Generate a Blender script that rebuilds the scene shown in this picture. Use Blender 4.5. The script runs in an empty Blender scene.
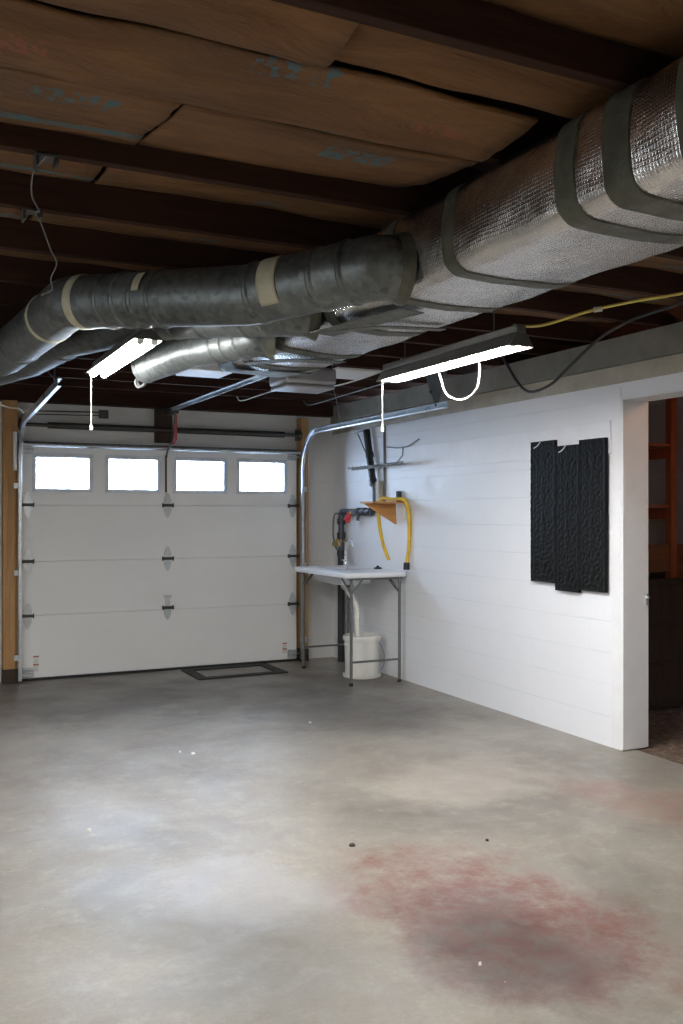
import bpy, bmesh, math, random
from mathutils import Vector, Matrix, noise

random.seed(7)
SC = bpy.context.scene
COL = SC.collection
PI = math.pi
V = Vector

# ------------------------------------------------------------------ materials
class NT:
    """a small wrapper that writes node trees"""
    def __init__(self, name):
        self.mat = bpy.data.materials.new(name)
        self.mat.use_nodes = True
        self.t = self.mat.node_tree
        self.n = self.t.nodes
        self.bsdf = self.n['Principled BSDF']
        self.out = self.n['Material Output']
        self._obj = None
    def link(self, a, b): self.t.links.new(a, b)
    def node(self, kind, **kw):
        n = self.n.new(kind)
        for k, v in kw.items():
            setattr(n, k, v)
        return n
    def put(self, sock, v):
        if hasattr(v, 'links') or isinstance(v, bpy.types.NodeSocket): self.link(v, sock)
        else: sock.default_value = v
    def obj(self):
        if self._obj is None:
            self._obj = self.node('ShaderNodeTexCoord').outputs['Object']
        return self._obj
    def mapped(self, scale=(1, 1, 1), rot=(0, 0, 0), loc=(0, 0, 0), vec=None):
        m = self.node('ShaderNodeMapping')
        self.link(vec or self.obj(), m.inputs['Vector'])
        m.inputs['Scale'].default_value = scale
        m.inputs['Rotation'].default_value = rot
        m.inputs['Location'].default_value = loc
        return m.outputs['Vector']
    def noise(self, scale=5, detail=4, rough=.55, vec=None, dist=0):
        n = self.node('ShaderNodeTexNoise')
        self.link(vec or self.obj(), n.inputs['Vector'])
        n.inputs['Scale'].default_value = scale
        n.inputs['Detail'].default_value = detail
        n.inputs['Roughness'].default_value = rough
        n.inputs['Distortion'].default_value = dist
        return n.outputs['Fac']
    def voronoi(self, scale=5, vec=None, feature='F1', out='Distance'):
        n = self.node('ShaderNodeTexVoronoi', feature=feature)
        self.link(vec or self.obj(), n.inputs['Vector'])
        n.inputs['Scale'].default_value = scale
        return n.outputs[out]
    def ramp(self, fac, stops):
        r = self.node('ShaderNodeValToRGB')
        self.link(fac, r.inputs['Fac'])
        e = r.color_ramp.elements
        while len(e) < len(stops): e.new(.5)
        for el, (p, c) in zip(e, stops):
            el.position = p
            if not hasattr(c, '__len__'): c = (c, c, c)
            el.color = (*c[:3], 1)
        return r.outputs['Color']
    def math(self, op, a, b=0.0, c=0.0, clamp=False):
        m = self.node('ShaderNodeMath', operation=op)
        m.use_clamp = clamp
        for s, v in zip(m.inputs, (a, b, c)): self.put(s, v)
        return m.outputs[0]
    def mix(self, fac, a, b, mode='MIX'):
        m = self.node('ShaderNodeMix', data_type='RGBA', blend_type=mode)
        self.put(m.inputs[0], fac)
        self.put(m.inputs[6], a if not (hasattr(a, '__len__') and len(a) == 3) else (*a, 1))
        self.put(m.inputs[7], b if not (hasattr(b, '__len__') and len(b) == 3) else (*b, 1))
        return m.outputs[2]
    def sep(self, vec=None):
        s = self.node('ShaderNodeSeparateXYZ')
        self.link(vec or self.obj(), s.inputs[0])
        return s.outputs
    def comb(self, x, y, z):
        c = self.node('ShaderNodeCombineXYZ')
        for s, v in zip(c.inputs, (x, y, z)): self.put(s, v)
        return c.outputs[0]
    def set(self, base=None, rough=None, metal=None, spec=None, **kw):
        b = self.bsdf.inputs
        if base is not None: self.put(b['Base Color'], (*base, 1) if hasattr(base, '__len__') and len(base) == 3 else base)
        if rough is not None: self.put(b['Roughness'], rough)
        if metal is not None: self.put(b['Metallic'], metal)
        if spec is not None: self.put(b['Specular IOR Level'], spec)
        return self
    def bump(self, h, strength=.3, dist=.01):
        b = self.node('ShaderNodeBump')
        b.inputs['Strength'].default_value = strength
        b.inputs['Distance'].default_value = dist
        self.link(h, b.inputs['Height'])
        old = self.bsdf.inputs['Normal'].links
        if old: self.link(old[0].from_socket, b.inputs['Normal'])
        self.link(b.outputs[0], self.bsdf.inputs['Normal'])
        return self

def simple(name, col, rough=.5, metal=0, var=.12, scale=12, bump=0):
    m = NT(name)
    f = m.noise(scale, 4)
    a = tuple(c * (1 - var) for c in col); b = tuple(min(1, c * (1 + var)) for c in col)
    m.set(m.ramp(f, [(.3, a), (.7, b)]), m.ramp(m.noise(scale * 2.3, 3), [(.3, max(.03, rough - .07)), (.7, min(1, rough + .07))]), metal)
    if bump: m.bump(m.noise(scale * 6, 4), bump, .004)
    return m.mat

def block_wall(name, plane, paint=(.84, .85, .88), mortar=(.70, .71, .74), strength=.6):
    m = NT(name)
    s = m.sep()
    vec = m.comb(s[1] if plane == 'x' else s[0], s[2], 0.0)
    vec = m.mapped(loc=(.11, .013, 0), vec=vec)
    bt = m.node('ShaderNodeTexBrick', offset=.5)
    m.link(vec, bt.inputs['Vector'])
    for k, v in (('Scale', 1), ('Mortar Size', .0045), ('Mortar Smooth', .6), ('Brick Width', .4064), ('Row Height', .2032)):
        bt.inputs[k].default_value = v
    worn = m.noise(3.1, 4)
    n1 = m.noise(60, 5, .65)
    row = m.math('ABSOLUTE', m.math('SUBTRACT', m.math('FRACT', m.math('ADD', m.math('MULTIPLY', m.math('ADD', s[2], .013), 1 / .2032), m.math('MULTIPLY', m.noise(4, 3), .03))), .03))
    rowm = m.ramp(row, [(.006, 1), (.026, 0)])
    mort0 = m.math('MAXIMUM', m.math('MULTIPLY', m.math('MULTIPLY', bt.outputs['Fac'], .35), m.ramp(worn, [(.35, .15), (.62, 1.0)])), m.math('MULTIPLY', rowm, m.ramp(m.noise(2.3, 3), [(.35, .1), (.65, .75)])))
    mort = m.math('MULTIPLY', mort0, .8)
    base = m.mix(mort, m.mix(m.ramp(m.noise(1.6, 5), [(.35, 0), (.75, .35)]), paint, tuple(c * .93 for c in paint)), mortar)
    m.set(base, m.ramp(m.noise(9, 3), [(.3, .42), (.7, .6)]))
    h = m.math('ADD', m.math('MULTIPLY', mort, -1.0), m.math('MULTIPLY', n1, .35))
    m.bump(h, strength, .004)
    return m.mat

M = {}
M['wall_x'] = block_wall('painted_block_side', 'x')
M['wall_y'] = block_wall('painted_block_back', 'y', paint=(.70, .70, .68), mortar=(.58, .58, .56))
M['white_paint'] = simple('white_paint', (.82, .83, .84), .5, 0, .03, 7, .12)
M['board_paint'] = simple('board_paint', (.85, .85, .88), .5, 0, .03, 5, .08)

def concrete(name, a, b, scale=6):
    m = NT(name)
    m.set(m.mix(m.ramp(m.noise(scale, 8, .65), [(.3, 0), (.7, 1)]), a, b), .85)
    m.bump(m.noise(scale * 14, 6, .7), .35, .006)
    return m.mat
M['conc_light'] = concrete('bare_concrete', (.42, .38, .31), (.56, .52, .44))
M['conc_dark'] = concrete('grey_concrete', (.19, .185, .16), (.30, .285, .25), 4)

def floor_mat():
    m = NT('worn_concrete')
    s = m.sep()
    big = m.noise(.9, 6, .62, dist=.6)
    mid = m.noise(4.2, 9, .7)
    fine = m.noise(45, 6, .75)
    base = m.ramp(big, [(.30, (.165, .145, .119)), (.48, (.285, .252, .208)), (.66, (.38, .345, .288))])
    base = m.mix(m.ramp(mid, [(.34, .5), (.66, 0)]), base, (.18, .162, .14), 'MIX')
    base = m.mix(m.ramp(m.noise(7.5, 8, .7), [(.5, 0), (.78, .5)]), base, (.46, .43, .385))
    base = m.mix(m.math('MULTIPLY', m.ramp(fine, [(.35, 1), (.6, 0)]), .28), base, (.15, .135, .12))
    def blob(cx, cy, rx, ry, rot, warp=.55, lo=.55, hi=1.05):
        c, sn = math.cos(rot), math.sin(rot)
        dx = m.math('SUBTRACT', s[0], cx); dy = m.math('SUBTRACT', s[1], cy)
        u = m.math('ADD', m.math('MULTIPLY', dx, c / rx), m.math('MULTIPLY', dy, sn / rx))
        v = m.math('ADD', m.math('MULTIPLY', dx, -sn / ry), m.math('MULTIPLY', dy, c / ry))
        r = m.math('SQRT', m.math('ADD', m.math('MULTIPLY', u, u), m.math('MULTIPLY', v, v)))
        w = m.math('MULTIPLY', m.math('SUBTRACT', m.noise(2.6, 8, .68), .5), warp * 3.2)
        return m.ramp(m.math('ADD', r, w), [(lo, 1), (hi, 0)])
    patch = m.ramp(m.noise(11, 8, .72), [(.38, .15), (.6, 1)])
    red = m.math('MULTIPLY', blob(2.02, 2.86, .55, .95, .05), m.math('MULTIPLY', patch, .70))
    base = m.mix(red, base, (.20, .052, .042))
    red2 = m.math('MULTIPLY', blob(3.55, 3.55, .35, .7, .3), m.math('MULTIPLY', patch, .45))
    base = m.mix(red2, base, (.33, .14, .10))
    oil = blob(1.93, 2.62, .40, .55, .1, .5, .4, 1.0)
    base = m.mix(m.math('MULTIPLY', oil, .78), base, (.058, .048, .042))
    base = m.mix(m.math('MULTIPLY', blob(2.05, 2.75, .42, .7, .05, .7), m.math('MULTIPLY', patch, .38)), base, (.17, .05, .04))
    for args, k, colr in (((3.15, 6.3, .8, 1.0, .4), .7, (.12, .108, .098)), ((1.4, 7.7, 1.4, 1.1, 0), .8, (.13, .115, .10)),  # blobs by the door: stain painted darker to offset the lamps' light
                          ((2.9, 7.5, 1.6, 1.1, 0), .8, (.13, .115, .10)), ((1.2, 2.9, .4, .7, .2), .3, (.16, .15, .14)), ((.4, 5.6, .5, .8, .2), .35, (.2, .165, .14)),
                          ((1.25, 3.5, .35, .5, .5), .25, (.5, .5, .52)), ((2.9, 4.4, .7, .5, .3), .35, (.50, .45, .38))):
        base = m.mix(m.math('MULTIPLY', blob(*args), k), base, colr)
    speck = m.ramp(m.voronoi(6.5), [(.012, 1), (.02, 0)])
    base = m.mix(m.math('MULTIPLY', speck, .8), base, (.6, .57, .52))
    speck2 = m.ramp(m.voronoi(9.3, m.mapped(loc=(3, 4, 1))), [(.012, 1), (.02, 0)])
    base = m.mix(m.math('MULTIPLY', speck2, .8), base, (.05, .04, .035))
    rough = m.math('ADD', m.ramp(m.noise(1.7, 5, .55, dist=.4), [(.36, .285), (.66, .46)]), m.math('MULTIPLY', mid, .08))
    m.set(base, rough, 0, m.ramp(m.noise(2.1, 6, .6), [(.38, .95), (.62, .30)]))
    m.bump(m.math('ADD', m.math('MULTIPLY', mid, 1.0), m.math('MULTIPLY', fine, .5)), .16, .012)
    return m.mat
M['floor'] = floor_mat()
M['dirt'] = (lambda m: (m.set(m.ramp(m.noise(16, 9, .75), [(.35, (.06, .04, .028)), (.55, (.17, .115, .08)), (.72, (.42, .33, .25))]), .9), m.bump(m.noise(30, 6), .6, .02), m.mat)[-1])(NT('dirty_floor'))

def wood(name, a, b, axis=0, rough=.65, scale=3.0, knots=False):
    m = NT(name)
    sc = [scale * 8] * 3; sc[axis] = scale * .6
    g = m.noise(1, 8, .62, vec=m.mapped(tuple(sc)), dist=1.2)
    base = m.ramp(g, [(.3, a), (.7, b)])
    base = m.mix(m.ramp(m.noise(2.2, 4), [(.4, 0), (.8, .4)]), base, tuple(c * .6 for c in a))
    if knots:
        k = m.voronoi(4.5, m.mapped((1.7, 1.7, .8)))
        base = m.mix(m.ramp(k, [(.035, .85), (.07, 0)]), base, (.14, .06, .025))
    m.set(base, rough, 0, .25)
    m.bump(g, .2, .004)
    return m.mat
M['joist'] = wood('old_joist_wood', (.020, .007, .0035), (.046, .017, .0085), 0, .85)
M['subfloor'] = wood('subfloor_boards', (.018, .008, .005), (.036, .017, .010), 1)
M['jamb_wood'] = wood('fir_post', (.38, .20, .075), (.55, .33, .15), 2, .55, 3, True)
M['dark_wood'] = wood('dark_block_wood', (.035, .022, .015), (.07, .044, .03), 2)
M['ply'] = wood('orange_plywood', (.50, .23, .075), (.62, .32, .12), 0, .55)
M['red_wood'] = wood('red_stained_wood', (.28, .07, .03), (.42, .12, .055), 2, .5)
M['brown_board'] = wood('brown_board', (.16, .06, .025), (.24, .1, .045), 0, .5)

def kraft():
    m = NT('kraft_paper')
    s = m.sep()
    cr = m.noise(3.2, 7, .62, vec=m.mapped((.5, 2.2, 1)), dist=.9)
    base = m.ramp(cr, [(.3, (.085, .036, .009)), (.55, (.150, .068, .019)), (.75, (.20, .098, .031))])
    base = m.mix(m.ramp(m.noise(1.4, 5), [(.5, 0), (.75, .6)]), base, (.04, .02, .008))
    # faded blue print: a stripe along the sheet and patches of hatching
    gate = m.ramp(m.noise(1.15, 2, .4, vec=m.mapped((1, .15, 1))), [(.53, 0), (.56, 1)])
    st = m.math('LESS_THAN', m.math('ABSOLUTE', m.math('SUBTRACT', s[1], .17)), .022)
    hx = m.math('FRACT', m.math('MULTIPLY', s[0], .85))
    blk = m.math('MULTIPLY', m.math('LESS_THAN', hx, .2), m.math('LESS_THAN', m.math('ABSOLUTE', m.math('ADD', s[1], .13)), .055))
    let = m.math('GREATER_THAN', m.noise(26, 2, .5, vec=m.mapped((1.6, .8, 1))), .5)
    pr = m.math('MAXIMUM', m.math('MULTIPLY', st, gate), m.math('MULTIPLY', blk, let))
    pr = m.math('MULTIPLY', pr, m.ramp(m.noise(17, 4), [(.3, .35), (.55, .95)]))
    base = m.mix(pr, base, (.05, .115, .14))
    rp = m.math('MULTIPLY', m.math('MULTIPLY', m.math('GREATER_THAN', hx, .45), m.math('LESS_THAN', hx, .6)), m.math('LESS_THAN', m.math('ABSOLUTE', s[1]), .035))
    base = m.mix(m.math('MULTIPLY', m.math('MULTIPLY', rp, let), .4), base, (.28, .07, .04))
    tear = m.ramp(m.voronoi(1.6, m.mapped((1, 1.8, 1))), [(.03, 1), (.04, 0)])
    base = m.mix(tear, base, (.03, .02, .012))
    m.set(base, .75)
    m.bump(cr, .8, .05)
    m.bump(m.noise(9, 4, .6, vec=m.mapped((.6, 2, 1)), dist=1.0), .5, .02)
    return m.mat
M['kraft'] = kraft()

def foil():
    m = NT('foil_wrap')
    s = m.sep()
    g1 = m.math('ABSOLUTE', m.math('SINE', m.math('MULTIPLY', m.math('ADD', s[1], m.math('MULTIPLY', s[2], .0)), 290)))
    g2 = m.math('ABSOLUTE', m.math('SINE', m.math('MULTIPLY', m.math('ADD', s[0], s[2]), 290)))
    grid = m.math('POWER', m.math('MAXIMUM', g1, g2), 6)
    cr = m.noise(14, 8, .7, dist=1.0)
    tone = m.noise(2.4, 6, .6)
    base = m.ramp(tone, [(.3, (.62, .60, .58)), (.7, (.80, .79, .78))])
    base = m.mix(m.ramp(m.noise(5, 5), [(.55, 0), (.75, .25)]), base, (.42, .37, .32))
    m.set(base, m.ramp(m.noise(7, 5), [(.3, .19), (.7, .25)]), 1.0)
    m.bump(m.noise(4, 3, .5), .30, .05)
    m.bump(cr, .30, .012)
    m.bump(grid, .35, .0016)
    return m.mat
M['foil'] = foil()

def tape():
    m = NT('duct_tape')
    f = m.noise(9, 6, .6, dist=.8)
    m.set(m.ramp(f, [(.3, (.055, .056, .040)), (.7, (.115, .117, .088))]), m.ramp(m.noise(14, 4), [(.3, .38), (.7, .6)]), .35)
    m.bump(m.noise(22, 7, .7, dist=1.5), .5, .008)
    return m.mat
M['tape'] = tape()
M['tape_pale'] = simple('cream_tape', (.42, .40, .29), .6, 0, .15, 20, .25)

def galv(name, a, b, rough=.42, metal=.75):
    m = NT(name)
    n = m.voronoi(38, out='Color')
    bw = m.node('ShaderNodeRGBToBW'); m.link(n, bw.inputs[0])
    dirt = m.noise(3.0, 7, .65)
    base = m.ramp(m.math('ADD', m.math('MULTIPLY', bw.outputs[0], .25), m.math('MULTIPLY', dirt, .75)), [(.3, a), (.65, b)])
    m.set(base, m.ramp(dirt, [(.3, rough - .08), (.7, rough + .14)]), metal)
    m.bump(m.noise(9, 3), .12, .01)
    return m.mat
M['galv_old'] = galv('weathered_galvanised', (.065, .073, .072), (.19, .21, .205), .46, .7)
M['galv'] = galv('galvanised_steel', (.42, .45, .47), (.62, .65, .68), .32, .9)
M['zinc'] = simple('zinc_plate', (.55, .57, .58), .34, .55, .08, 20)
M['steel_dark'] = simple('dark_steel', (.075, .075, .07), .45, .4, .15)
M['leg_metal'] = simple('table_leg_steel', (.15, .16, .155), .4, .5, .1)
M['chrome'] = simple('chrome', (.92, .93, .95), .28, .8, .03)
M['black_plastic'] = simple('black_plastic', (.022, .023, .024), .38, 0, .2, 15)
M['abs'] = simple('black_pipe', (.03, .031, .033), .35, 0, .2, 15)
M['abs_blue'] = simple('slate_pipe', (.075, .085, .11), .38, .2, .15, 15)
M['black_panel'] = simple('black_carved_resin', (.009, .009, .0085), .5, 0, .25, 30)
M['rubber'] = simple('black_rubber', (.018, .018, .018), .75, 0, .2)
M['table_white'] = simple('table_plastic', (.86, .87, .90), .38, 0, .02)
M['sink_grey'] = simple('sink_basin_plastic', (.70, .71, .74), .4, 0, .03)
M['bucket_white'] = simple('bucket_plastic', (.80, .79, .74), .42, 0, .03)
M['hose_white'] = simple('drain_hose_plastic', (.78, .76, .69), .5, 0, .04)
M['yellow'] = simple('yellow_hose', (.78, .50, .035), .42, 0, .1)
M['yellow_cable'] = simple('yellow_cable', (.62, .50, .12), .5, 0, .1)
M['white_cable'] = simple('white_cable', (.55, .53, .46), .5, 0, .05)
M['black_cable'] = simple('black_cable', (.02, .02, .02), .5, 0, .1)
M['red'] = simple('red_paint', (.55, .03, .03), .45, 0, .1)
M['red_cord'] = simple('red_cord', (.50, .09, .08), .7, 0, .1)
M['brass'] = simple('brass', (.55, .40, .18), .35, .8, .1)
M['opener_grey'] = simple('opener_case', (.34, .35, .37), .4, .4, .06)
M['fixture_white'] = simple('reflector_enamel', (.85, .85, .83), .35, 0, .02)
M['fixture_dark'] = simple('fixture_back', (.07, .07, .065), .45, .2, .1)
M['pale_wire'] = simple('grey_wire', (.20, .205, .20), .5, .3, .1)
M['flake_white'] = simple('paint_flake', (.82, .81, .77), .7, 0, .05)
M['flake_dark'] = simple('dark_chip', (.05, .04, .035), .8, 0, .1)
M['label_white'] = simple('label_paper', (.78, .76, .72), .6, 0, .02)
M['label_red'] = simple('label_red', (.45, .16, .12), .6, 0, .05)
M['label_grey'] = simple('label_print', (.36, .33, .31), .6, 0, .05)
M['asphalt'] = simple('driveway', (.30, .30, .31), .9, 0, .15, 20)

def door_mat():
    m = NT('garage_door_enamel')
    g = m.noise(1, 6, .6, vec=m.mapped((6, 60, 90)), dist=.5)
    m.set(m.ramp(m.noise(2, 3), [(.3, (.80, .80, .785)), (.7, (.84, .84, .825))]), .45)
    m.bump(g, .12, .003)
    return m.mat
M['door'] = door_mat()
M['door_frame'] = simple('window_frame_vinyl', (.68, .71, .76), .4, 0, .02)

M['black_panel'].node_tree.nodes['Principled BSDF'].inputs['Specular IOR Level'].default_value = .09
def tube_light(strength, col):
    m = NT('fluorescent_tube')
    e = m.node('ShaderNodeEmission')
    e.inputs['Color'].default_value = (*col, 1)
    e.inputs['Strength'].default_value = strength
    m.link(e.outputs[0], m.out.inputs['Surface'])
    return m.mat
M['tube'] = tube_light(150, (1, .985, .97))

def pane():
    m = NT('hazed_window_glass')
    tr = m.node('ShaderNodeBsdfTransparent'); tr.inputs[0].default_value = (.93, .95, .97, 1)
    tl = m.node('ShaderNodeBsdfTranslucent'); tl.inputs[0].default_value = (.9, .93, .96, 1)
    gl = m.node('ShaderNodeBsdfGlossy'); gl.inputs['Roughness'].default_value = .08
    a = m.node('ShaderNodeMixShader'); m.put(a.inputs[0], m.ramp(m.noise(5, 4), [(.35, .2), (.7, .35)]))
    m.link(tr.outputs[0], a.inputs[1]); m.link(tl.outputs[0], a.inputs[2])
    b = m.node('ShaderNodeMixShader'); b.inputs[0].default_value = .06
    m.link(a.outputs[0], b.inputs[1]); m.link(gl.outputs[0], b.inputs[2])
    m.link(b.outputs[0], m.out.inputs['Surface'])
    return m.mat
M['pane'] = pane()

# ------------------------------------------------------------------ geometry helpers
class B:
    def __init__(self): self.bm = bmesh.new()
    def box(self, x0, x1, y0, y1, z0, z1):
        v = [self.bm.verts.new(p) for p in ((x0, y0, z0), (x1, y0, z0), (x1, y1, z0), (x0, y1, z0), (x0, y0, z1), (x1, y0, z1), (x1, y1, z1), (x0, y1, z1))]
        for f in ((0, 3, 2, 1), (4, 5, 6, 7), (0, 1, 5, 4), (1, 2, 6, 5), (2, 3, 7, 6), (3, 0, 4, 7)):
            self.bm.faces.new([v[i] for i in f])
        return self
    def rings(self, rings, cap=True, closed=True):
        vs = [[self.bm.verts.new(p) for p in r] for r in rings]
        n = len(vs[0])
        for a, b in zip(vs, vs[1:]):
            for i in range(n if closed else n - 1):
                j = (i + 1) % n
                self.bm.faces.new((a[i], a[j], b[j], b[i]))
        if cap and closed:
            self.bm.faces.new(list(reversed(vs[0]))); self.bm.faces.new(vs[-1])
        return self
    def tube(self, pts, r, seg=12, cap=True):
        pts = [V(p) for p in pts]
        rs = r if hasattr(r, '__len__') else [r] * len(pts)
        tang = []
        for i in range(len(pts)):
            a = pts[max(0, i - 1)]; b = pts[min(len(pts) - 1, i + 1)]
            tang.append((b - a).normalized())
        t0 = tang[0]
        up = V((0, 0, 1)) if abs(t0.z) < .9 else V((1, 0, 0))
        nrm = (up - t0 * up.dot(t0)).normalized()
        rings = []
        for p, t, rr in zip(pts, tang, rs):
            nrm = (nrm - t * nrm.dot(t)).normalized()
            bn = t.cross(nrm)
            rings.append([p + nrm * rr * math.cos(2 * PI * k / seg) + bn * rr * math.sin(2 * PI * k / seg) for k in range(seg)])
        return self.rings(rings, cap)
    def lathe(self, prof, c, seg=32, cap=True):
        return self.rings([[(c[0] + r * math.cos(2 * PI * k / seg), c[1] + r * math.sin(2 * PI * k / seg), c[2] + z) for k in range(seg)] for r, z in prof], cap)
    def prism(self, pts, axis, a0, a1):
        def P(p, a): return {'x': (a, p[0], p[1]), 'y': (p[0], a, p[1]), 'z': (p[0], p[1], a)}[axis]
        return self.rings([[P(p, a0) for p in pts], [P(p, a1) for p in pts]])
    def sweep_yz(self, x, path, prof, thick=None):
        """profile (dx, normal offset) swept along a (y, z) path at constant x"""
        rings = []
        for i, p in enumerate(path):
            a = path[max(0, i - 1)]; b = path[min(len(path) - 1, i + 1)]
            d = V((b[0] - a[0], b[1] - a[1])).normalized()
            nn = V((-d.y, d.x))
            rings.append([(x + u, p[0] + nn.x * w, p[1] + nn.y * w) for u, w in prof])
        return self.rings(rings)
    def make(self, name, mat, parent=None, smooth=True, bevel=0, seg=2, origin=None, angle=40):
        bmesh.ops.recalc_face_normals(self.bm, faces=self.bm.faces)
        me = bpy.data.meshes.new(name)
        if parent is not None: o0 = V(parent['_o'])
        elif origin is not None: o0 = V(origin)
        else:
            lo = [min(v.co[i] for v in self.bm.verts) for i in range(3)]
            hi = [max(v.co[i] for v in self.bm.verts) for i in range(3)]
            o0 = V(((lo[0] + hi[0]) / 2, (lo[1] + hi[1]) / 2, lo[2]))
        for v in self.bm.verts: v.co -= o0
        self.bm.to_mesh(me); self.bm.free()
        o = bpy.data.objects.new(name, me)
        COL.objects.link(o)
        if isinstance(mat, str): mat = M[mat]
        me.materials.append(mat)
        if smooth:
            for p in me.polygons: p.use_smooth = True
            me.set_sharp_from_angle(angle=math.radians(angle))
        if bevel:
            md = o.modifiers.new('bevel', 'BEVEL'); md.width = bevel; md.segments = seg; md.limit_method = 'ANGLE'; md.angle_limit = math.radians(35)
        if parent is not None: o.parent = parent
        else: o.location = o0
        o['_o'] = tuple(o0)
        return o

def thing(name, label, cat, loc, group=None):
    o = bpy.data.objects.new(name, None)
    o.empty_display_size = .1
    COL.objects.link(o); o.location = loc; o['_o'] = tuple(loc)
    return tag(o, label, cat, group)
def tag(o, label, cat, group=None):
    o['label'] = label; o['category'] = cat
    if group: o['group'] = group
    return o
def struct(o):
    o['kind'] = 'structure'; return o

def spline(pts, n=10):
    pts = [V(p) for p in pts]
    P = [pts[0] * 2 - pts[1]] + pts + [pts[-1] * 2 - pts[-2]]
    out = []
    for i in range(1, len(P) - 2):
        p0, p1, p2, p3 = P[i - 1], P[i], P[i + 1], P[i + 2]
        for k in range(n):
            t = k / n
            out.append(.5 * ((2 * p1) + (p2 - p0) * t + (2 * p0 - 5 * p1 + 4 * p2 - p3) * t * t + (3 * p1 - p0 - 3 * p2 + p3) * t ** 3))
    out.append(pts[-1])
    return out
def fillet(pts, r, n=8):
    """polyline with rounded corners"""
    pts = [V(p) for p in pts]
    out = [pts[0]]
    for a, b, c in zip(pts, pts[1:], pts[2:]):
        d1 = (a - b).normalized(); d2 = (c - b).normalized()
        ang = d1.angle(d2); t = min(r / math.tan(ang / 2), (a - b).length * .48, (c - b).length * .48)
        p1 = b + d1 * t; p2 = b + d2 * t
        for k in range(n + 1):
            u = k / n
            out.append(p1 * (1 - u) ** 2 + b * 2 * u * (1 - u) + p2 * u * u)
    out.append(pts[-1])
    return out

# ------------------------------------------------------------------ the setting
XW = 4.14          # face of the painted side wall
YW = 8.73          # inner face of the back wall
XL, YR = -3.6, -3.6
JB = 2.62          # underside of the joists
XS = 7.0           # far side of the storage room

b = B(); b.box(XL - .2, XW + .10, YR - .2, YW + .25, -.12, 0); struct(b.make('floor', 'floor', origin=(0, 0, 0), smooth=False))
b = B(); b.box(XW + .10, XS, 1.0, 7.2, -.12, -.004); struct(b.make('floor_storage', 'dirt', origin=(0, 0, 0), smooth=False))
b = B(); b.box(XL - .2, XS, YR - .2, YW + .25, 2.83, 2.87); struct(b.make('ceiling', 'subfloor', origin=(0, 0, 0), smooth=False))

# back wall with the door opening
b = B()
b.box(XL, 1.06, YW, YW + .2, 0, 2.50); b.box(3.68, XW + .2, YW, YW + .2, 0, 2.50); b.box(1.06, 3.68, YW, YW + .2, 2.09, 2.50)
struct(b.make('wall_back', 'wall_y', origin=(0, 0, 0), smooth=False))
# side wall: block wall from the doorway to the back corner, lintel over the doorway, block wall towards the camera
b = B()
b.box(XW, XW + .2, 4.47, YW, 0, 2.325); b.box(XW, XW + .2, 3.45, 4.47, 2.215, 2.325); b.box(XW, XW + .2, YR, 3.45, 0, 2.325)
struct(b.make('wall_right', 'wall_x', origin=(0, 0, 0), smooth=False))
b = B(); b.box(XL - .2, XL, YR - .2, YW + .2, 0, 2.83); struct(b.make('wall_left', 'conc_light', origin=(0, 0, 0), smooth=False))
b = B(); b.box(XL, XS, YR - .2, YR, 0, 2.83); struct(b.make('wall_front', 'wall_y', origin=(0, 0, 0), smooth=False))
# bare concrete course and sill over the painted blocks
def rough_strip(name, mat, x0, x1, y0, y1, z0, z1, amp, seed):
    b = B(); n = 90; rings = []
    for i in range(n + 1):
        y = y0 + (y1 - y0) * i / n
        k = noise.noise(V((y * 2.3, seed, .3))) * amp + noise.noise(V((y * 9, seed, 1.3))) * amp * .4
        rings.append([(x0, y, z0 + k), (x1, y, z0 + k), (x1, y, z1), (x0, y, z1)])
    b.rings(rings)
    return struct(b.make(name, mat, origin=(0, 0, 0), smooth=False))
rough_strip('trim_1', 'conc_light', XW - .006, XW + .2, YR, YW - .002, 2.326, 2.435, .004, 2)
rough_strip('trim_2', 'conc_dark', XW - .03, XW + .2, YR, YW - .002, 2.440, 2.612, .004, 5)
b = B(); b.box(XW + .01, XW + .2, YR, YW, 2.606, JB); struct(b.make('trim_3', 'joist', origin=(0, 0, 0), smooth=False))

# jamb casing at the doorway end of the wall
b = B(); b.box(XW - .008, XW + .205, 4.452, 4.475, .008, 2.215); b.box(XW - .008, XW, 4.475, 4.56, .008, 2.30)
struct(b.make('trim_4', 'white_paint', origin=(0, 0, 0), smooth=False, bevel=.003))
lt = B(); lt.box(4.312, 4.335, 4.440, 4.452, .915, .985).tube([(4.323, 4.452, .965), (4.323, 4.428, .965)], .009, 10)
tag(lt.make('strike_plate', 'zinc', bevel=.002), 'small metal strike plate on the white doorway edge', 'latch')

# storage room shell
b = B(); b.box(XW + .2, XS, 5.86, 6.0, 0, 2.83); struct(b.make('wall_storage', block_wall('bare_block', 'y', (.30, .30, .32), (.46, .45, .44), .8), origin=(0, 0, 0), smooth=False))
b = B(); b.box(XS, XS + .1, 1.0, 6.0, 0, 2.83); struct(b.make('wall_far', 'conc_dark', origin=(0, 0, 0), smooth=False))
b = B(); b.box(XW + .2, XS, .9, 1.0, 0, 2.83); struct(b.make('wall_near', 'conc_dark', origin=(0, 0, 0), smooth=False))

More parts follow.
